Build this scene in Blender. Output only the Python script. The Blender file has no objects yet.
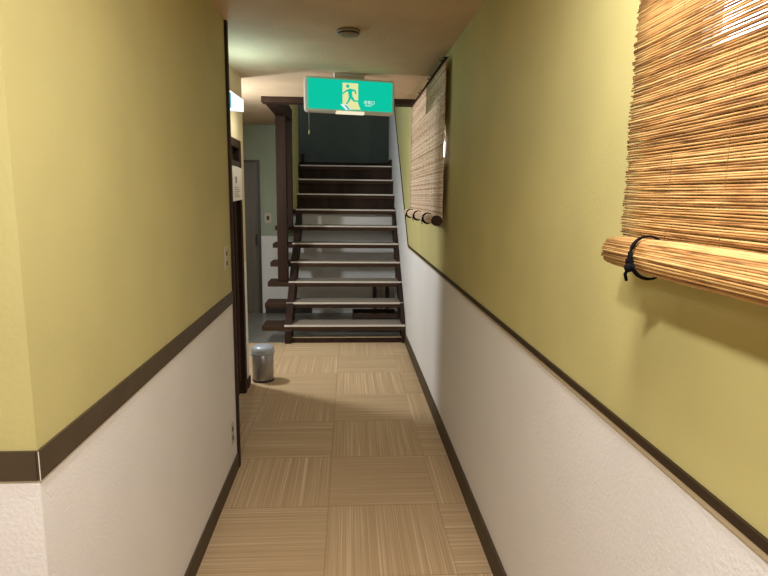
import bpy, bmesh, math, random
from mathutils import Vector, Matrix
random.seed(7)
S = bpy.context.scene
C = S.collection
PI = math.pi

# ------------------------------------------------------------------ materials
def srgb(r, g, b):
    f = lambda c: (c/12.92 if c <= .04045 else ((c+.055)/1.055)**2.4)
    return (f(r/255), f(g/255), f(b/255), 1)

class NT:
    def __init__(self, name):
        self.m = bpy.data.materials.new(name); self.m.use_nodes = True
        self.t = self.m.node_tree; self.n = self.t.nodes; self.l = self.t.links
        self.b = self.n['Principled BSDF']
    def new(self, kind, **kw):
        x = self.n.new(kind)
        for k, v in kw.items():
            if k.startswith('_'): x.inputs[k[1:].replace('_', ' ')].default_value = v
            else: setattr(x, k, v)
        return x
    def link(self, a, b): self.l.new(a, b)
    def coord(self, scale=(1, 1, 1)):
        tc = self.new('ShaderNodeTexCoord'); mp = self.new('ShaderNodeMapping')
        mp.inputs['Scale'].default_value = scale
        self.link(tc.outputs['Object'], mp.inputs['Vector']); return mp.outputs['Vector']
    def noise(self, vec, scale, detail=3, rough=.5):
        x = self.new('ShaderNodeTexNoise'); x.inputs['Scale'].default_value = scale
        x.inputs['Detail'].default_value = detail; x.inputs['Roughness'].default_value = rough
        self.link(vec, x.inputs['Vector']); return x.outputs['Fac']
    def ramp(self, fac, stops):
        r = self.new('ShaderNodeValToRGB'); e = r.color_ramp.elements
        while len(e) < len(stops): e.new(.5)
        for i, (p, c) in enumerate(stops): e[i].position = p; e[i].color = c
        self.link(fac, r.inputs['Fac']); return r.outputs['Color']
    def math(self, op, a, b=None, c=None):
        x = self.new('ShaderNodeMath', operation=op)
        for i, v in enumerate((a, b, c)):
            if v is None: continue
            if isinstance(v, (int, float)): x.inputs[i].default_value = v
            else: self.link(v, x.inputs[i])
        return x.outputs[0]
    def bump(self, h, strength, dist=.01):
        b = self.new('ShaderNodeBump'); b.inputs['Strength'].default_value = strength
        b.inputs['Distance'].default_value = dist
        self.link(h, b.inputs['Height']); self.link(b.outputs['Normal'], self.b.inputs['Normal'])

def simple(name, col, rough=.6, metal=0, var=.12, scale=30, bump=0, stretch=(1, 1, 1), spec=.5):
    t = NT(name); v = t.coord(stretch); f = t.noise(v, scale, 4)
    lo = tuple(c*(1-var) for c in col[:3])+(1,); hi = tuple(min(1, c*(1+var)) for c in col[:3])+(1,)
    t.link(t.ramp(f, [(.3, lo), (.7, hi)]), t.b.inputs['Base Color'])
    t.b.inputs['Roughness'].default_value = rough; t.b.inputs['Metallic'].default_value = metal
    t.b.inputs['Specular IOR Level'].default_value = spec
    if bump: t.bump(f, bump)
    return t.m

def emit(name, col, strength):
    t = NT(name); t.n.remove(t.b)
    e = t.new('ShaderNodeEmission'); e.inputs['Color'].default_value = col; e.inputs['Strength'].default_value = strength
    t.link(e.outputs[0], t.n['Material Output'].inputs['Surface']); return t.m

def wallpaper(name, col, rough, scale, bump, var=.05):
    t = NT(name); v = t.coord()
    f = t.noise(v, scale, 5, .6); g = t.noise(v, 3.0, 2)
    lo = tuple(c*(1-var) for c in col[:3])+(1,); hi = tuple(min(1, c*(1+var)) for c in col[:3])+(1,)
    t.link(t.ramp(g, [(.3, lo), (.7, hi)]), t.b.inputs['Base Color'])
    t.b.inputs['Roughness'].default_value = rough
    t.bump(f, bump, .004)
    return t.m

M = {}
M['green'] = wallpaper('olive_plaster', srgb(194, 183, 121), .6, 70, .22)
M['hallgreen'] = wallpaper('hall_green_plaster', srgb(160, 168, 147), .7, 70, .2)
M['litgreen'] = wallpaper('olive_plaster_lit', srgb(214, 202, 160), .6, 70, .2)  # olive plaster paled: the glow on the recess wall is put into the colour
M['white'] = wallpaper('white_embossed_paper', srgb(233, 229, 225), .65, 105, .5, .02)
M['ceil'] = wallpaper('ceiling_paper', srgb(206, 180, 148), .8, 50, 1.0, .08)
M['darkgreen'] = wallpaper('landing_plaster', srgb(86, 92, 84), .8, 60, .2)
M['trim'] = simple('dark_olive_trim', srgb(78, 65, 48), .55, var=.1, scale=12, spec=.25)
M['slimtrim'] = simple('slim_dark_trim', srgb(56, 42, 28), .5, var=.1, scale=12, spec=.2)
M['trimlip'] = simple('beige_trim_lip', srgb(176, 158, 126), .5, var=.06)
M['dwood'] = simple('dark_stained_wood', srgb(54, 37, 28), .6, var=.28, scale=9, stretch=(1, 1, .12), bump=.05, spec=.15)
M['twood'] = simple('tread_wood', srgb(66, 47, 34), .58, var=.25, scale=10, stretch=(.12, 1, 1), bump=.05, spec=.15)
M['treadpad'] = simple('tread_carpet', srgb(130, 119, 105), .95, var=.12, scale=160, bump=.3)
M['nosing'] = simple('pale_nosing', srgb(222, 210, 196), .45, var=.04)
M['vinyl'] = simple('hall_vinyl', srgb(128, 124, 114), .28, var=.1, scale=5)
M['thread'] = simple('binding_thread', srgb(150, 112, 66), .8)
M['black'] = simple('black_cord', srgb(14, 13, 16), .8, var=.2, scale=200, spec=.1)
M['plastic'] = simple('ivory_plastic', srgb(196, 186, 160), .45, var=.03)
M['slot'] = simple('dark_slot', srgb(50, 42, 36), .6, var=.05)
M['signcase'] = simple('sign_casing', srgb(224, 218, 210), .45, var=.03)
M['steel'] = simple('brushed_steel', srgb(156, 152, 148), .38, .75, var=.08, scale=40, stretch=(1, 1, .1))
M['lidgrey'] = simple('pale_grey_lid', srgb(166, 172, 178), .32, .15, var=.03)
M['rubber'] = simple('dark_rubber', srgb(40, 38, 38), .7)
M['hdoor'] = simple('grey_brown_door', srgb(104, 94, 82), .5, var=.18, scale=14, stretch=(1, 1, .06))
M['hframe'] = simple('hall_door_frame', srgb(62, 54, 46), .5, var=.1)
M['paper'] = simple('notice_paper', srgb(238, 234, 228), .7, var=.02)
M['ink'] = simple('notice_ink', srgb(120, 118, 120), .7, var=.1)
M['crate'] = simple('crate_wood', srgb(74, 54, 40), .6, var=.3, scale=14, stretch=(.1, 1, 1))
M['board'] = simple('pale_board', srgb(168, 154, 126), .6, var=.15, scale=14, stretch=(1, 1, .1))
M['winframe'] = simple('window_frame', srgb(120, 112, 102), .5, .3, var=.05)
M['detector'] = simple('detector_casing', srgb(140, 132, 116), .5, var=.04)

def carpet():
    t = NT('carpet_tiles'); T = .558
    tc = t.new('ShaderNodeTexCoord'); sp = t.new('ShaderNodeSeparateXYZ'); t.link(tc.outputs['Object'], sp.inputs[0])
    x = t.math('DIVIDE', t.math('ADD', sp.outputs[0], .10+T*20), T)
    y = t.math('DIVIDE', t.math('ADD', sp.outputs[1], -2.72+T*20), T)
    fx, fy = t.math('FLOOR', x), t.math('FLOOR', y)
    par = t.math('MODULO', t.math('ADD', fx, fy), 2.0)          # 0 / 1 alternating
    def stripes(a, b, off):
        cb = t.new('ShaderNodeCombineXYZ')
        t.link(t.math('MULTIPLY', a, 150), cb.inputs[0]); t.link(t.math('MULTIPLY', b, .7), cb.inputs[1])
        t.link(t.math('ADD', t.math('MULTIPLY', fx, 7.3), t.math('MULTIPLY', fy, 3.1+off)), cb.inputs[2])
        return t.noise(cb.outputs[0], 1.0, 3, .6)
    sa, sb = stripes(sp.outputs[0], sp.outputs[1], 0), stripes(sp.outputs[1], sp.outputs[0], .7)
    mx = t.new('ShaderNodeMix'); mx.data_type = 'FLOAT'
    t.link(par, mx.inputs[0]); t.link(sb, mx.inputs[2]); t.link(sa, mx.inputs[3])
    f = mx.outputs[0]
    col = t.ramp(f, [(.28, srgb(174, 145, 108)), (.52, srgb(190, 161, 122)), (.62, srgb(204, 176, 138)), (.72, srgb(228, 205, 170))])
    # thin darker seam between tiles
    ex = t.math('ABSOLUTE', t.math('SUBTRACT', t.math('FRACT', x), .5)); ey = t.math('ABSOLUTE', t.math('SUBTRACT', t.math('FRACT', y), .5))
    seam = t.math('GREATER_THAN', t.math('MAXIMUM', ex, ey), .494)
    m2 = t.new('ShaderNodeMix'); m2.data_type = 'RGBA'; m2.blend_type = 'MULTIPLY'
    t.link(t.math('MULTIPLY', seam, .5), m2.inputs[0]); t.link(col, m2.inputs[6]); m2.inputs[7].default_value = (.6, .56, .5, 1)
    # small tone shift from tile to tile
    wn = t.new('ShaderNodeTexWhiteNoise'); wn.noise_dimensions = '2D'
    cb = t.new('ShaderNodeCombineXYZ'); t.link(fx, cb.inputs[0]); t.link(fy, cb.inputs[1]); t.link(cb.outputs[0], wn.inputs['Vector'])
    hs = t.new('ShaderNodeHueSaturation'); t.link(m2.outputs[2], hs.inputs['Color'])
    t.link(t.math('ADD', t.math('MULTIPLY', wn.outputs['Value'], .08), .96), hs.inputs['Value'])
    t.link(hs.outputs[0], t.b.inputs['Base Color']); t.b.inputs['Roughness'].default_value = .95
    fine = t.noise(tc.outputs['Object'], 260, 2)
    t.bump(t.math('ADD', f, t.math('MULTIPLY', fine, .5)), .5, .003)
    return t.m
M['carpet'] = carpet()

def reed(name, c0, c1, c2, pitch):
    """straw reeds: each reed its own tone, changing along its length where stalks join"""
    t = NT(name); tc = t.new('ShaderNodeTexCoord'); sp = t.new('ShaderNodeSeparateXYZ'); t.link(tc.outputs['Object'], sp.inputs[0])
    att = t.new('ShaderNodeAttribute', attribute_name='reed')
    cb = t.new('ShaderNodeCombineXYZ')
    t.link(t.math('MULTIPLY', sp.outputs[1], 13.0), cb.inputs[0]); t.link(t.math('MULTIPLY', att.outputs['Fac'], 37.7), cb.inputs[1])
    f = t.noise(cb.outputs[0], 1.0, 2, .5)
    wn = t.new('ShaderNodeTexWhiteNoise'); wn.noise_dimensions = '1D'; t.link(att.outputs['Fac'], wn.inputs['W'])
    v = t.math('ADD', t.math('MULTIPLY', f, .66), t.math('MULTIPLY', wn.outputs['Value'], .40))
    t.link(t.ramp(v, [(.30, c0), (.50, c1), (.72, c2)]), t.b.inputs['Base Color'])
    t.b.inputs['Roughness'].default_value = .48
    return t.m
M['reed'] = reed('straw_reed', srgb(108, 68, 34), srgb(188, 138, 80), srgb(220, 178, 116), .005)
M['reedfar'] = reed('aged_reed', srgb(158, 120, 90), srgb(214, 184, 152), srgb(238, 220, 194), .006)

# ------------------------------------------------------------------ mesh helpers
def box(bm, x0, x1, y0, y1, z0, z1, mi=0):
    vs = [bm.verts.new(p) for p in ((x0,y0,z0),(x1,y0,z0),(x1,y1,z0),(x0,y1,z0),(x0,y0,z1),(x1,y0,z1),(x1,y1,z1),(x0,y1,z1))]
    for q in ((3,2,1,0),(4,5,6,7),(0,1,5,4),(1,2,6,5),(2,3,7,6),(3,0,4,7)):
        f = bm.faces.new([vs[i] for i in q]); f.material_index = mi
def prism(bm, poly, axis, a, b, mi=0):
    """poly: 2-D outline extruded along axis from a to b (x: poly=(y,z); y: poly=(x,z); z: poly=(x,y))"""
    def P(u, v, w): return {'x': (w, u, v), 'y': (u, w, v), 'z': (u, v, w)}[axis]
    A = [bm.verts.new(P(u, v, a)) for u, v in poly]; B = [bm.verts.new(P(u, v, b)) for u, v in poly]
    n = len(poly); fs = [bm.faces.new(A[::-1]), bm.faces.new(B)]
    for i in range(n): fs.append(bm.faces.new((A[i], A[(i+1) % n], B[(i+1) % n], B[i])))
    for f in fs: f.material_index = mi
def tube(bm, pts, r, seg=8, cap=True, lay=None, val=0):
    rings = []
    for i, p in enumerate(pts):
        p = Vector(p); a = Vector(pts[max(0, i-1)]); b = Vector(pts[min(len(pts)-1, i+1)])
        d = (b-a).normalized(); up = Vector((0, 0, 1)) if abs(d.z) < .9 else Vector((1, 0, 0))
        s = d.cross(up).normalized(); u = s.cross(d)
        rr = r[i] if isinstance(r, (list, tuple)) else r
        ring = [bm.verts.new(p+rr*(math.cos(2*PI*k/seg)*s+math.sin(2*PI*k/seg)*u)) for k in range(seg)]
        if lay is not None:
            for v in ring: v[lay] = val
        rings.append(ring)
    for A, B in zip(rings, rings[1:]):
        for k in range(seg): f = bm.faces.new((A[k], A[(k+1) % seg], B[(k+1) % seg], B[k])); f.smooth = True
    if cap: bm.faces.new(rings[0][::-1]); bm.faces.new(rings[-1])
def lathe(bm, prof, seg=40, ctr=(0, 0), smooth=True):
    rings = []
    for r, z in prof:
        rings.append([bm.verts.new((ctr[0]+r*math.cos(2*PI*k/seg), ctr[1]+r*math.sin(2*PI*k/seg), z)) for k in range(seg)])
    for A, B in zip(rings, rings[1:]):
        for k in range(seg): f = bm.faces.new((A[k], A[(k+1) % seg], B[(k+1) % seg], B[k])); f.smooth = smooth
    bm.faces.new(rings[0][::-1]); bm.faces.new(rings[-1])

def obj(name, bm, mat, parent=None, bevel=0, seg=2):
    me = bpy.data.meshes.new(name); bmesh.ops.recalc_face_normals(bm, faces=bm.faces[:]); bm.to_mesh(me); bm.free()
    for m in (mat if isinstance(mat, list) else [mat]): me.materials.append(m)
    o = bpy.data.objects.new(name, me); C.objects.link(o)
    if parent: o.parent = parent; o.matrix_parent_inverse = Matrix.Identity(4)
    if bevel:
        b = o.modifiers.new('bevel', 'BEVEL'); b.width = bevel; b.segments = seg; b.limit_method = 'ANGLE'
    return o
def B(): return bmesh.new()
def bx(name, dims, mat, parent=None, bevel=0):
    bm = B(); box(bm, *dims); return obj(name, bm, mat, parent, bevel)
def struct(o, label=None):
    o['kind'] = 'structure'
    if label: o['label'] = label
    return o
def thing(name, label, cat, loc=(0, 0, 0), rz=0, group=None):
    o = bpy.data.objects.new(name, None); C.objects.link(o); o.location = loc; o.rotation_euler = (0, 0, rz)
    o.empty_display_size = .05; o['label'] = label; o['category'] = cat
    if group: o['group'] = group
    return o
def sbx(name, dims, mat, bevel=0): return struct(bx(name, dims, mat, None, bevel))

# ------------------------------------------------------------------ dimensions (metres)
XL, XR, H = -.638, .6155, 2.44
YC, YE = 1.155, 3.165             # left wall: near corner and far end
XREC, YREC = -.82, 4.66           # recessed wall with the dark door
YB = 7.62                         # back wall of the side hall
RISE, RUN, D0 = .198, .25, 6.0    # staircase

def two_tone(bm, plane, at, thick, a0, a1, zs, z1=H):
    """wall slab: white below zs, colour above. plane x: slab across x, runs along y; plane y the reverse"""
    lo, hi = min(at, at+thick), max(at, at+thick)
    for za, zb, mi in ((0, zs, 0), (zs, z1, 1)):
        if plane == 'x': box(bm, lo, hi, a0, a1, za, zb, mi)
        else: box(bm, a0, a1, lo, hi, za, zb, mi)

# ------------------------------------------------------------------ shell
sbx('floor', (-3.1, .75, -2.6, 6.03, -.08, 0), M['carpet'])
sbx('floor_hall', (-3.1, .75, 6.03, 9.2, -.08, -.002), M['vinyl'])
bm = B()
box(bm, -3.1, .75, -2.6, 5.5, H, H+.1); box(bm, -3.1, -.78, 5.5, 7.72, H, H+.1)
struct(obj('ceiling', bm, M['ceil']))
bm = B(); two_tone(bm, 'x', XL, -.1, YC, YE, 1.0); struct(obj('wall_left', bm, [M['white'], M['green']]))
bm = B(); two_tone(bm, 'y', YC, .1, -2.4, XL-.1, 1.0); struct(obj('wall_near', bm, [M['white'], M['green']]))
bm = B(); two_tone(bm, 'x', -2.4, -.1, -2.6, YC+.1, 1.0); struct(obj('wall_lobby', bm, [M['white'], M['green']]))
bm = B(); two_tone(bm, 'y', -2.5, -.1, -2.5, .72, 1.0); struct(obj('wall_behind', bm, [M['white'], M['green']]))
bm = B()                                            # recessed wall around the dark door
DY0, DY1, DZ = 3.42, 4.50, 1.955
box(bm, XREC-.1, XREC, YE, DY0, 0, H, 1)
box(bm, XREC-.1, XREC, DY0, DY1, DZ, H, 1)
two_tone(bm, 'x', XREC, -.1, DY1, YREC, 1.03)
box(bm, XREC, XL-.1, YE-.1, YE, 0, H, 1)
struct(obj('wall_recess', bm, [M['white'], M['litgreen']]))
bm = B(); two_tone(bm, 'y', YREC, -.1, -3.0, XREC-.1, 1.03); struct(obj('wall_passage', bm, [M['white'], M['hallgreen']]))
bm = B(); two_tone(bm, 'x', -3.0, -.1, YREC-.1, YB+.1, 1.03); struct(obj('wall_hall', bm, [M['white'], M['hallgreen']]))
# back wall of the hall with its door opening, low part under the stairs
HX0, HX1, HZ = -1.98, -1.14, 2.0
bm = B()
two_tone(bm, 'y', YB, .1, -3.0, HX0, 1.03); box(bm, HX0, HX1, YB, YB+.1, HZ, H, 1); two_tone(bm, 'y', YB, .1, HX1, -.70, 1.03)
box(bm, -.70, XR, YB, YB+.1, 0, 1.322, 0)
struct(obj('wall_back', bm, [M['white'], M['hallgreen']]))

# right wall: wainscot line is level, then climbs with the stairs; two high windows behind the blinds
RB, SL = 5.87, .80
W1 = (-.45, 1.13, 1.80, 2.2); W2 = (3.745, 5.15, 1.80, 1.98)
bm = B(); ZT = 3.75; YF = 9.15
def rface(poly, mi): prism(bm, poly, 'x', XR, XR+.1, mi)
rface([(-2.6, 0), (RB, 0), (RB, 1.05), (-2.6, 1.05)], 0)
rface([(RB, 0), (YF, 0), (YF, 1.05+SL*(YF-RB)), (RB, 1.05)], 0)
cols = [-2.6, W1[0], W1[1], W2[0], W2[1], RB]
for i in range(5):
    a, b = cols[i], cols[i+1]
    if i in (1, 3):
        wz = (W1, W2)[i//2]; rface([(a, 1.05), (b, 1.05), (b, wz[2]), (a, wz[2])], 1); rface([(a, wz[3]), (b, wz[3]), (b, H), (a, H)], 1)
    else: rface([(a, 1.05), (b, 1.05), (b, H), (a, H)], 1)
rface([(5.4, H), (RB, H), (RB, ZT), (5.4, ZT)], 1)
rface([(RB, 1.05), (YF, 1.05+SL*(YF-RB)), (YF, ZT), (RB, ZT)], 1)
struct(obj('wall_right', bm, [M['white'], M['green']]))
glass = NT('window_glass'); glass.b.inputs['Transmission Weight'].default_value = 1; glass.b.inputs['Roughness'].default_value = .02
glass.b.inputs['IOR'].default_value = 1.1
tn = glass.noise(glass.coord(), 2, 2); glass.link(glass.ramp(tn, [(.3, (.97, .98, 1, 1)), (.7, (1, 1, 1, 1))]), glass.b.inputs['Base Color'])
for i, (a, b, c, d) in enumerate((W1, W2)):
    fr = B()
    for q in ((a, b, c, c+.03), (a, b, d-.03, d), (a, a+.03, c+.03, d-.03), (b-.03, b, c+.03, d-.03), ((a+b)/2-.015, (a+b)/2+.015, c+.03, d-.03)):
        box(fr, XR+.045, XR+.085, *q)
    w = struct(obj('window_%d' % (i+1), fr, M['winframe']))
    pane = bx('pane', (XR+.062, XR+.068, a+.03, b-.03, c+.03, d-.03), glass.m, w)

# stairwell
sbx('wall_header', (-.90, .72, 5.5, 5.6, H+.02, ZT), M['green'])
bm = B()
box(bm, -.80, -.68, 5.6, 8.1, 2.56, ZT); prism(bm, [(7.12, 1.388), (8.1, 1.388), (8.1, 2.56), (7.12, 2.56)], 'x', -.80, -.68)
struct(obj('wall_stairwell', bm, M['green']))
sbx('wall_landing', (-2.1, .72, 9.0, 9.1, 0, ZT), M['darkgreen'])
bm = B(); box(bm, -2.1, -2.0, 7.72, 9.1, 0, ZT); box(bm, -2.0, -.8, 8.0, 8.1, 1.9, ZT)
struct(obj('wall_landing_side', bm, M['darkgreen']))
sbx('ceiling_stairwell', (-2.1, .72, 5.5, 9.1, ZT, ZT+.1), M['darkgreen'])
bm = B(); box(bm, -.68, XR, 8.27, 9.0, 1.80, 1.975); box(bm, -2.0, -.68, 8.0, 9.0, 1.80, 1.975); struct(obj('floor_landing', bm, M['dwood']))
sbx('baseboard_landing_right', (XR-.03, XR, 8.30, 8.985, 1.975, 2.07), M['dwood'])
bm = B(); lathe(bm, [(.022, 1.975), (.022, 2.09), (.030, 2.10), (.030, 2.125), (.016, 2.14)], 16, (-.645, 8.36)); struct(obj('trim_newel', bm, M['dwood']))
sbx('baseboard_landing', (-2.0, XR, 8.985, 9.0, 1.975, 2.06), M['dwood'])
sbx('trim_header', (-.79, XR, 5.46, 5.60, H-.05, H+.03), M['dwood'])
sbx('trim_beam', (-.79, -.67, 5.58, 7.14, H-.03, 2.56), M['dwood'])
# end board of the stairwell wall and the main post
sbx('trim_wall_end', (-.805, -.672, 6.98, 7.12, 1.19, H-.03), M['dwood'])
sbx('trim_post', (-.797, -.687, 6.52, 6.66, .595, H-.03), M['dwood'], .004)

# rails and baseboards
bm = B()
box(bm, XL, XL+.006, YC-.006, YE, .970, 1.034)
struct(obj('trim_rail_left', bm, M['trim']))
sbx('trim_rail_near', (-2.4, XL-.0015, YC-.006, YC, .970, 1.034), M['trim'])
sbx('trim_rail_corner', (XL+.0048, XL+.0066, YC-.0072, YC-.0062, .970, 1.034), M['nosing'])
bm = B()
box(bm, XR-.007, XR, -2.5, RB, 1.048, 1.066)
prism(bm, [(RB, 1.048), (8.99, 1.048+SL*(8.99-RB)), (8.99, 1.074+SL*(8.99-RB)), (RB-.01, 1.066)], 'x', XR-.008, XR)
struct(obj('trim_rail_right', bm, M['slimtrim']))
sbx('trim_lip_right', (XR-.006, XR, -2.5, RB-.02, 1.037, 1.048), M['trimlip'])
sbx('baseboard_left', (XL, XL+.010, YC, YE, 0, .09), M['trim'])
sbx('baseboard_near', (-2.4, XL+.010, YC-.010, YC, 0, .09), M['trim'])
sbx('baseboard_right', (XR-.012, XR, -2.5, 5.98, 0, .108), M['trim'])
sbx('baseboard_recess', (XREC, XREC+.010, DY1+.05, YREC+.01, 0, .075), M['dwood'])
sbx('baseboard_back', (HX1+.04, -.485, YB-.012, YB, 0, .078), M['slot'])
sbx('trim_corner_left', (XREC-.0, XL+.013, YE, YE+.035, 0, H), M['dwood'])

# recessed door (dark, panelled)
fr = B()
box(fr, XREC-.08, XREC+.012, DY0-.0, DY0+.07, 0, DZ); box(fr, XREC-.08, XREC+.012, DY1-.07, DY1, 0, DZ); box(fr, XREC-.08, XREC+.012, DY0+.07, DY1-.07, DZ-.06, DZ)
d1 = struct(obj('door_1', fr, M['dwood'], None, .003), 'dark stained wooden door frame in the left recess')
pb = B(); box(pb, XREC-.06, XREC-.03, DY0+.07, DY1-.07, .01, DZ-.06)
for k in range(6): y = DY0+.12+k*.16; box(pb, XREC-.03, XREC-.018, y, y+.10, .12, DZ-.42)
box(pb, XREC-.03, XREC-.018, DY0+.12, DY1-.12, DZ-.34, DZ-.14)
obj('door_panel', pb, M['dwood'], d1, .003)
# hall door
fr = B()
box(fr, HX1-.035, HX1, YB-.015, YB+.09, 0, HZ); box(fr, HX0, HX0+.035, YB-.015, YB+.09, 0, HZ); box(fr, HX0+.035, HX1-.035, YB-.015, YB+.09, HZ-.03, HZ)
d2 = struct(obj('door_2', fr, M['hframe']), 'dark framed grey brown door at the end of the side hall')
pb = B(); box(pb, HX0+.035, HX1-.035, YB+.02, YB+.05, 0, HZ-.03)
for k in range(5):
    x = HX1-.035-.012-.15*k; box(pb, x-.05, x-.012, YB+.012, YB+.02, .03, HZ-.06)
obj('door_panel', pb, M['hdoor'], d2)
bm = B(); box(bm, HX1-.075, HX1-.05, YB-.0, YB+.014, .90, 1.05); obj('door_handle', bm, M['slot'], d2, .004)

# ------------------------------------------------------------------ staircase
st = thing('staircase', 'dark wooden open-tread staircase with beige carpeted steps at the end of the corridor', 'staircase', (0, D0, 0))
def ly(y): return y-D0                # local y
for n in range(1, 11):
    y0 = (n-1)*RUN; z = RISE*n
    x0 = -.912 if n <= 7 else -.679
    bm = B(); box(bm, x0, .612, y0, y0+(.29 if n < 10 else .30), z-.062, z-.008)
    tr = obj('tread', bm, M['twood'], st, .005)
    bm = B(); box(bm, -.675, .609, y0+.016, y0+.285, z-.008, z-.001); obj('carpet_pad', bm, M['treadpad'], tr)
    bm = B()
    prism(bm, [(y0-.006, z-.017), (y0-.0005, z-.017), (y0-.0005, z-.008), (y0+.016, z-.008), (y0+.016, z), (y0-.006, z)], 'x', -.675, .609)
    obj('nosing', bm, M['nosing'], tr)
for n in (7, 8, 9):
    bm = B(); box(bm, -.679, .612, n*RUN+.03, n*RUN+.05, RISE*n-.008, RISE*(n+1)-.062); obj('riser', bm, M['dwood'], st)
def stringer(x0, x1, name='stringer'):
    top = lambda y: .30+.792*(y-6.12)
    ye = 7.60
    bm = B(); prism(bm, [(ly(5.985), 0), (ly(6.14), 0), (ly(ye), top(ye)-.34), (ly(ye), top(ye)-.06), (ly(6.06), top(6.06)), (ly(5.985), .13)], 'x', x0, x1)
    return obj(name, bm, M['dwood'], st, .003)
stringer(-.672, -.60); stringer(.572, .6125)
bm = B(); box(bm, -.60, .572, .02, .06, 0, .055); obj('plinth', bm, M['dwood'], st, .003)
bm = B(); box(bm, -.60, .572, .018, .064, .055, .062); obj('plinth_cap', bm, M['trimlip'], st)

# things stored under the stairs
cr = thing('wooden_crate', 'low dark wooden slatted crate on the floor under the lowest steps', 'crate', (.32, 7.0, 0))
for (zz) in (.02, .09):
    for s in (-1, 1):
        bm = B(); box(bm, -.27, .27, s*.15-.008, s*.15+.008, zz, zz+.055); obj('slat', bm, M['crate'], cr)
        bm = B(); box(bm, s*.26-.008, s*.26+.008, -.142, .142, zz, zz+.055); obj('slat', bm, M['crate'], cr)
bm = B(); box(bm, -.25, .25, -.14, .14, 0, .02); obj('base_board', bm, M['crate'], cr)
for s in (-1, 1):
    for q in (-1, 1):
        bm = B(); box(bm, s*.237-.014, s*.237+.014, q*.127-.014, q*.127+.014, .02, .15); obj('corner_post', bm, M['crate'], cr)
for x, w, h, m, lab in ((.35, .05, .40, 'crate', 'narrow dark board leaning on the back wall under the stairs'),
                        (.43, .045, .42, 'board', 'narrow pale board leaning on the back wall under the stairs beside a dark one'),
                        (.52, .05, .38, 'trim', 'short olive brown board leaning on the back wall nearest the right stringer')):
    bm = B(); prism(bm, [(7.50, 0), (7.52, 0), (7.618, h), (7.598, h)], 'x', x-w/2, x+w/2)
    o = obj('leaning_board', bm, M[m]); o['label'] = lab; o['category'] = 'board'; o['group'] = 'boards leaning under the stairs'

# ------------------------------------------------------------------ reed blinds
def blind(name, label, y0, y1, ztop, zbot, xs, pitch, rr, mat, roll_x, roll_z, roll_r, ties, seg, yroll):
    t = thing(name, label, 'blind', (0, 0, 0), 0, 'rolled reed blinds on the right wall')
    bm = B(); lay = bm.verts.layers.float.new('reed')
    n = int((ztop-zbot)/pitch)
    for k in range(n):
        z = zbot+pitch*(k+.5); pts = []
        a = y0+random.uniform(-.006, .006); b = y1+random.uniform(-.007, .006)
        ph = random.uniform(0, 6.3); am = random.uniform(0, .0012)
        r = rr*random.uniform(.86, 1.12) if pitch < .005 else rr*random.uniform(.97, 1.12)
        for i in range(seg+1):
            y = a+(b-a)*i/seg
            # a row of reeds ripples together, more so where reeds thin out
            w = .0007*math.sin(y*3.1+z*26)+((am*math.sin(y*5+ph)+.0006*math.sin(y*14+k*1.7)) if pitch < .005 else 0)
            pts.append((xs+random.uniform(-.0007, .0007)+.0012*math.sin(z*40), y, z+w))
        tube(bm, pts, r, 6, True, lay, random.random())
    scr = obj('screen', bm, mat, t)
    bm = B()                                        # vertical binding threads
    yy = y1-.012
    while yy > y0:
        pts = [(xs-(rr+.0006)*(1 if i % 2 else .3), yy, zbot+(ztop-zbot)*i/60) for i in range(61)]
        tube(bm, pts, .00045, 4); yy -= .155
    obj('binding_thread', bm, M['thread'], t)
    bm = B(); lay = bm.verts.layers.float.new('reed')   # rolled-up part: coil of reeds
    th = 0; R = roll_r
    while R > roll_r*.35:
        a = y0-.008+random.uniform(-.010, .010); b = yroll+random.uniform(-.008, .004)
        sq = 1.0
        Rj = R+random.uniform(-.0016, .0006)
        px, pz = roll_x+Rj*math.cos(th)*sq, roll_z+Rj*math.sin(th)*.97
        pts = []
        for i in range(9):
            y = a+(b-a)*i/8
            e = 1-.16*max(0, (y-(yroll-.035))/.04)            # slack coil narrows a little at the end
            pts.append((roll_x+(px-roll_x)*e+random.uniform(-.0006, .0006), y, roll_z+(pz-roll_z)*e+random.uniform(-.0006, .0006)))
        tube(bm, pts, rr*1.25*random.uniform(.85, 1.15), 6, True, lay, random.random())
        th += rr*2.05/R; R -= rr*2.0*(rr*2.05/R)/(2*PI)*1.6
    obj('roll', bm, mat, t)
    for yt in ties:                                  # cord ties
        bm = B()
        pts = []
        for i in range(27):
            a = 2*PI*i/26
            pts.append((roll_x+(roll_r+.0035)*math.cos(a), yt+.010*math.sin(a+.6), roll_z+(roll_r+.0035)*math.sin(a)))
        tube(bm, pts, [(1 if pitch < .005 else 1.9)*(.0022+.0022*max(0, math.cos(2*PI*i/26-PI*1.05))) for i in range(27)], 7, False)
        tie = obj('cord_tie', bm, M['black'], t)
        a = PI*1.13
        k = Vector((roll_x+(roll_r+.009)*math.cos(a), yt+.010*math.sin(a+.6), roll_z+(roll_r+.009)*math.sin(a)))
        bm = B()
        bmesh.ops.create_icosphere(bm, subdivisions=2, radius=.0085, matrix=Matrix.Translation(k))
        bmesh.ops.create_icosphere(bm, subdivisions=2, radius=.0065, matrix=Matrix.Translation(k+Vector((.002, .006, .011))))
        tube(bm, [k, k+Vector((-.004, .004, -.012)), k+Vector((.001, .007, -.024))], .003, 6)
        tube(bm, [k, k+Vector((.003, -.010, .004)), k+Vector((.006, -.014, -.008))], .003, 6)
        obj('knot', bm, M['black'], tie)
    return t
NB = blind('reed_blind', 'golden straw reed blind tied with a black cord at the right edge of the photo', -.65, 1.175, 2.37, 1.478, .572, .0045, .00205, M['reed'], .540, 1.453, .0345, (1.0,), 26, 1.135)
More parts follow.
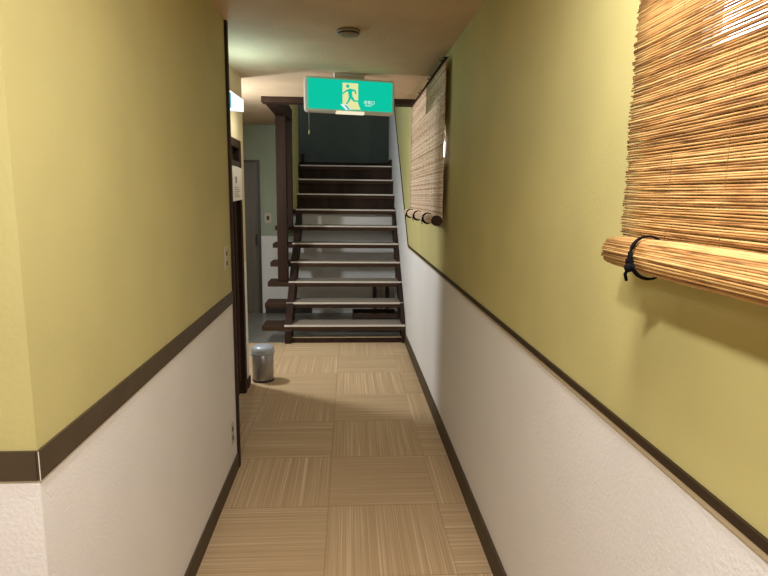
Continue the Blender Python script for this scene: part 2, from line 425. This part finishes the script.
FB = blind('reed_blind', 'greyish reed blind with dark bands hanging beside the stairs', 3.57, 5.44, 2.362, 1.42, .580, .0054, .0029, M['reedfar'], .545, 1.411, .032, (5.08, 4.52, 3.96), 14, 5.46)
for t, a, b, X, Z in ((NB, -.65, 1.175, .572, 2.384), (FB, 3.57, 5.44, .578, 2.372)):
    bm = B(); tube(bm, [(X, a-.01, Z), (X, b+.01, Z)], .009, 10); obj('top_rod', bm, M['dwood'], t)
    k = a+.12
    while k < b:
        bm = B(); tube(bm, [(X, k, Z), (X-.006, k, Z+.020), (X+.002, k, Z+.032), (.6155, k, Z+.034)], .0035, 6)
        tube(bm, [(X, k, Z+.008), (X-.014, k-.008, Z+.011), (X-.022, k-.012, Z+.019)], .003, 6)
        obj('hook', bm, M['slot'], t); k += .56
# dark open end of the far roll
bm = B(); tube(bm, [(.545, 3.535, 1.411), (.545, 3.575, 1.411)], .0325, 20); obj('roll_core', bm, M['dwood'], FB)

# ------------------------------------------------------------------ exit sign
SA = math.atan2(.14, .65)
sg = thing('exit_sign', 'lit green emergency exit sign with running figure hanging from the ceiling', 'exit sign', (-.309, 4.30, 2.279), SA)
SW, SH, SD = .665, .244, .075          # local x: width, z: height, face towards -y
def rrect(w0, w1, h0, h1, r, n=6):
    p = []
    for cx, cz, a0 in ((w1-r, h1-r, 0), (w0+r, h1-r, PI/2), (w0+r, h0+r, PI), (w1-r, h0+r, 1.5*PI)):
        for i in range(n+1): a = a0+PI/2*i/n; p.append((cx+r*math.cos(a), cz+r*math.sin(a)))
    return p
bm = B(); prism(bm, rrect(0, SW, -SH/2, SH/2, .022), 'y', 0, SD); obj('casing', bm, M['signcase'], sg, .006, 3)
EG = emit('exit_green', (.004, .56, .36, 1), 1.0); EC = emit('exit_cream', (.80, .80, .36, 1), 1.0)
EW = emit('exit_white', (.75, .92, .88, 1), 1.0); EB = emit('exit_blue', (.06, .42, .55, 1), .9)
px0, px1, pz0, pz1 = .020, SW-.018, -SH/2+.020, SH/2-.016
bm = B(); prism(bm, rrect(px0, px1, pz0, pz1, .008, 3), 'y', -.007, .002); pn = obj('face_panel', bm, EG, sg)
# photo zoom pixels -> panel coordinates (the sign's own face), panel runs 85..690 across and 85..(300..318) down
def q(u, v):
    s = (u-85)/605.; top = 85+17*s; bot = 298+20*s
    return (px0+s*(px1-px0), pz1-(v-top)/(bot-top)*(pz1-pz0))
def flat(name, polys, mat, y0, y1, parent):
    bm = B()
    for p in polys: prism(bm, [q(*c) for c in p], 'y', y0, y1)
    return obj(name, bm, mat, parent)
def stroke(a, b, w0, w1):
    (x0, y0), (x1, y1) = a, b; d = math.hypot(x1-x0, y1-y0); nx, ny = -(y1-y0)/d, (x1-x0)/d; out = []
    for i in range(7): t = PI/2+PI*i/6; out.append((x0+w0*(math.cos(t)*(x1-x0)/d+math.sin(t)*nx), y0+w0*(math.cos(t)*(y1-y0)/d+math.sin(t)*ny)))
    for i in range(7): t = -PI/2+PI*i/6; out.append((x1+w1*(math.cos(t)*(x1-x0)/d+math.sin(t)*nx), y1+w1*(math.cos(t)*(y1-y0)/d+math.sin(t)*ny)))
    return out
dp = flat('door_pictogram', [[(327, 112), (438, 115), (438, 262), (456, 304), (388, 304), (352, 268), (327, 266)]], EC, -.009, -.006, pn)
man = [[(363+13*math.cos(2*PI*i/18), 136+13*math.sin(2*PI*i/18)) for i in range(18)],
       stroke((378, 168), (385, 212), 15, 13), stroke((374, 164), (352, 170), 8, 6), stroke((352, 170), (331, 188), 6, 5),
       stroke((386, 163), (416, 168), 9, 6), stroke((416, 168), (421, 188), 6, 5),
       stroke((388, 212), (408, 240), 10, 7), stroke((408, 241), (438, 243), 6, 5),
       stroke((381, 214), (371, 240), 10, 7), stroke((371, 240), (356, 262), 7, 5)]
for i, p in enumerate(man): pass
flat('running_figure', man, EG, -.0105, -.0085, pn)
flat('arrow', [[(310, 266), (352, 268), (388, 304), (350, 308)]], EW, -.0100, -.0085, pn)
flat('arrow_slit', [[(338, 272), (352, 273), (380, 303), (366, 305)]], EB, -.0108, -.0095, pn)
def text(name, s, u, v, hgt, mat, parent, y, width=None):
    cu = bpy.data.curves.new('t', 'FONT'); cu.body = s; cu.size = 1; cu.extrude = .01
    to = bpy.data.objects.new('t', cu); C.objects.link(to)
    dg = bpy.context.evaluated_depsgraph_get(); me = bpy.data.meshes.new_from_object(to.evaluated_get(dg)); bpy.data.objects.remove(to)
    xs = [w.co.x for w in me.vertices]; ys = [w.co.y for w in me.vertices]
    X, Z = q(u, v); k = hgt/(max(ys)-min(ys)); kx = (width/(max(xs)-min(xs))) if width else k
    for w in me.vertices:
        a, b, c = w.co; w.co = (X+(a-min(xs))*kx, y-c*.1, Z+(b-min(ys))*k)
    me.materials.clear(); me.materials.append(mat); me.name = name
    o = bpy.data.objects.new(name, me); C.objects.link(o); o.parent = parent; return o
text('lettering', '非常口', 480, 263, .026, EW, pn, -.0085, .080)
text('lettering', 'EXIT', 492, 279, .0115, EW, pn, -.0085, .052)
bm = B(); prism(bm, rrect(.225, .435, -SH/2-.008, -SH/2+.012, .003, 2), 'y', -.004, .03); obj('indicator_strip', bm, emit('indicator_glow', (1, .90, .62, 1), .95), sg)
bm = B(); box(bm, .22, SW-.22, SD-.035, SD-.008, SH/2, SH/2+.047); obj('mount', bm, M['signcase'], sg)
bm = B(); tube(bm, [(.030, .03, -SH/2), (.030, .03, -SH/2-.125)], .0016, 6); pc = obj('pull_cord', bm, M['plastic'], sg)
bm = B(); lathe(bm, [(.001, -SH/2-.160), (.0055, -SH/2-.157), (.006, -SH/2-.140), (.0025, -SH/2-.125), (.001, -SH/2-.122)], 12, (.030, .03)); obj('knob', bm, M['plastic'], pc)

# tapered glowing plate shaped to a bright outline on the recessed wall
s2 = thing('glow_plate', 'small white glowing plate high on the recessed wall above the dark door', 'exit sign', (XREC, 4.28, 2.19))
def plateshape(m): return [(-.28+m, -.085+m), (.365-m, -.006+m), (.365-m, .090-m), (-.28+m, .068-m)]
bm = B(); prism(bm, plateshape(0), 'x', 0, .012); obj('casing', bm, M['signcase'], s2, .002)
bm = B(); prism(bm, plateshape(.004), 'x', .012, .015); fp = obj('face_panel', bm, emit('plate_white', (.86, .97, 1, 1), 1.6), s2)
bm = B(); box(bm, .0152, .0165, -.19, -.115, -.045, .055); obj('pictogram', bm, emit('plate_blue', (.18, .52, .62, 1), 1.0), fp)

# ------------------------------------------------------------------ small fittings
dt = thing('smoke_detector', 'small round smoke detector on the ceiling in front of the exit sign', 'smoke detector', (0, 3.29, H))
bm = B(); lathe(bm, [(.064, 0), (.064, -.012), (.058, -.016)]); obj('base', bm, M['detector'], dt)
bm = B(); lathe(bm, [(.056, -.016), (.054, -.026), (.030, -.032), (.012, -.033)]); obj('cover', bm, M['detector'], dt)
bm = B(); lathe(bm, [(.0572, -.0165), (.0572, -.0215), (.0565, -.0222)]); obj('vent_ring', bm, M['slot'], dt)
def plate(name, label, cat, loc, rz, w, h, kind):
    t = thing(name, label, cat, loc, rz)
    bm = B(); box(bm, -w/2, w/2, -.005, 0, -h/2, h/2); obj('plate', bm, M['plastic'], t, .002)
    bm = B()
    if kind == 'switch': box(bm, -w*.2, w*.2, -.008, -.005, -h*.2, h*.2); obj('rocker', bm, M['slot'], t)
    else:
        
        bm.free()
        for z0, z1 in ((h*.12, h*.30), (-h*.30, -h*.12)):
            bm = B(); box(bm, -w*.16, w*.16, -.007, -.005, z0, z1); obj('key' if kind == 'keys' else 'socket', bm, M['slot'], t)
    return t
plate('light_switch', 'ivory two-key light switch on the left corridor wall beside the dark corner post', 'switch', (XL, 3.03, 1.229), PI/2, .075, .122, 'keys')
plate('wall_outlet', 'ivory wall outlet low on the white part of the left corridor wall', 'outlet', (XL, 3.04, .262), PI/2, .075, .122, 'socket')
plate('hall_switch', 'ivory light switch on the green hall wall beside the grey brown door', 'switch', (-1.045, YB, 1.263), 0, .088, .128, 'switch')

M['paper'].node_tree.nodes['Principled BSDF'].inputs['Roughness'].default_value = .8
nt = thing('paper_notice', 'white paper notice pinned to the dark door in the left recess', 'notice', (XREC+.016, 4.28, 1.64), math.radians(-2))
bm = B()
for i in range(8):
    for j in range(1):
        pass
prism(bm, [(-.15, .125), (.15, .11), (.152, -.118), (-.148, -.13)], 'x', .002, .0034)
obj('sheet', bm, M['paper'], nt)
bm = B(); box(bm, -.004, .0055, -.16, .08, .118, .155); obj('clip', bm, M['slot'], nt)
bm = B()
box(bm, .0036, .0042, -.06, -.02, .0, .045)
for k in range(6): box(bm, .0036, .0042, -.10, .02+.03*(k % 3), -.03-.013*k, -.034-.013*k)
obj('print', bm, M['ink'], nt)

tb = thing('waste_bin', 'small round steel waste bin with pale grey lid on the carpet at the recess corner', 'bin', (-.722, 4.77, 0), .5)
bm = B(); lathe(bm, [(.085, .012), (.087, .02), (.0885, .13), (.0895, .235), (.087, .238)]); obj('body', bm, M['steel'], tb)
bm = B(); lathe(bm, [(.083, 0), (.090, .002), (.090, .014), (.085, .018)]); obj('foot_ring', bm, M['rubber'], tb)
bm = B(); lathe(bm, [(.0885, .238), (.0945, .242), (.0945, .268), (.0925, .282), (.084, .296), (.064, .306), (.034, .311), (.004, .312)]); obj('lid', bm, M['lidgrey'], tb)
bm = B(); tube(bm, [(.0945*math.cos(a), .0945*math.sin(a)-.0, .246-.05*math.cos((a+PI/2)*1.0)**2*0) for a in [-PI*.95+PI*.9*i/16 for i in range(17)]], .0035, 6); obj('bail_handle', bm, M['lidgrey'], tb)
for s in (-1, 1):
    bm = B(); box(bm, s*.094-.007, s*.094+.007, -.014, .014, .222, .252); obj('handle_lug', bm, M['lidgrey'], tb, .002)

# ------------------------------------------------------------------ lights
def lamp(name, kind, loc, energy, col, size=.1, tgt=None, **kw):
    l = bpy.data.lights.new(name, kind); l.energy = energy; l.color = col
    if kind == 'AREA':
        l.shape = kw.get('shape', 'DISK'); l.size = size
        if 'sy' in kw: l.size_y = kw['sy']
    else: l.shadow_soft_size = size
    o = bpy.data.objects.new(name, l); C.objects.link(o); o.location = loc
    if tgt: o.rotation_euler = (Vector(tgt)-Vector(loc)).to_track_quat('-Z', 'Y').to_euler()
    return o
WARM = (1, .985, .98)
lamp('corridor_light', 'AREA', (-.33, .06, 2.40), 38, WARM, .14, (-.33, .06, 0))
lamp('corridor_light', 'AREA', (.26, .96, 2.42), 19, WARM, .3, (.20, .96, 0))  # soft fill added to brighten the left wall, no fixture behind it
lamp('lobby_lamp', 'AREA', (-1.3, -1.8, 2.40), 6, WARM, .3, (-1.3, -1.8, 0))
lamp('hall_lamp', 'AREA', (-1.5, 5.06, 2.10), 40, (.94, .98, 1), .2, (.6, 5.1, .95))
lamp('landing_lamp', 'AREA', (-1.2, 8.6, 3.6), 3.4, (.92, .96, .92), .4, (-.4, 8.6, 2))
lamp('stairwell_lamp', 'AREA', (-.45, 6.7, 3.65), 9, (.58, .76, 1), .3, (.5, 7.0, 1.5))
lamp('recess_glow', 'AREA', (XREC+.07, 3.85, 2.10), 2.6, (.60, .97, 1), .4, (-.45, 3.8, 2.6), shape='RECTANGLE', sy=.12)
lamp('recess_downlight', 'AREA', (XREC+.20, 4.25, 2.09), .9, (1, .97, .88), .3, (XREC-.6, 4.25, 1.1), shape='RECTANGLE', sy=.05)

w = bpy.data.worlds.new('World'); S.world = w; w.use_nodes = True
bg = w.node_tree.nodes['Background']; bg.inputs[0].default_value = (.78, .84, 1, 1); bg.inputs[1].default_value = 12

# ------------------------------------------------------------------ camera
yaw, pitch, roll = .0627, .1581, .0107
fwd = Vector((math.sin(yaw)*math.cos(pitch), math.cos(yaw)*math.cos(pitch), -math.sin(pitch)))
rt = Vector((math.cos(yaw), -math.sin(yaw), 0)); up = rt.cross(fwd)
r2 = math.cos(roll)*rt+math.sin(roll)*up; u2 = -math.sin(roll)*rt+math.cos(roll)*up
cam = bpy.data.cameras.new('camera'); cam.sensor_width = 36; cam.lens = 575/768*36; cam.clip_start = .02
co = bpy.data.objects.new('camera', cam); C.objects.link(co)
mt = Matrix((r2, u2, -fwd)).transposed().to_4x4(); mt.translation = (0, 0, 1.557); co.matrix_world = mt
S.camera = co
vs = S.view_settings; S.display_settings.display_device = 'sRGB'
vs.view_transform = 'Standard'; vs.look = 'None'; vs.gamma = 1; vs.use_curve_mapping = False; vs.exposure = 0
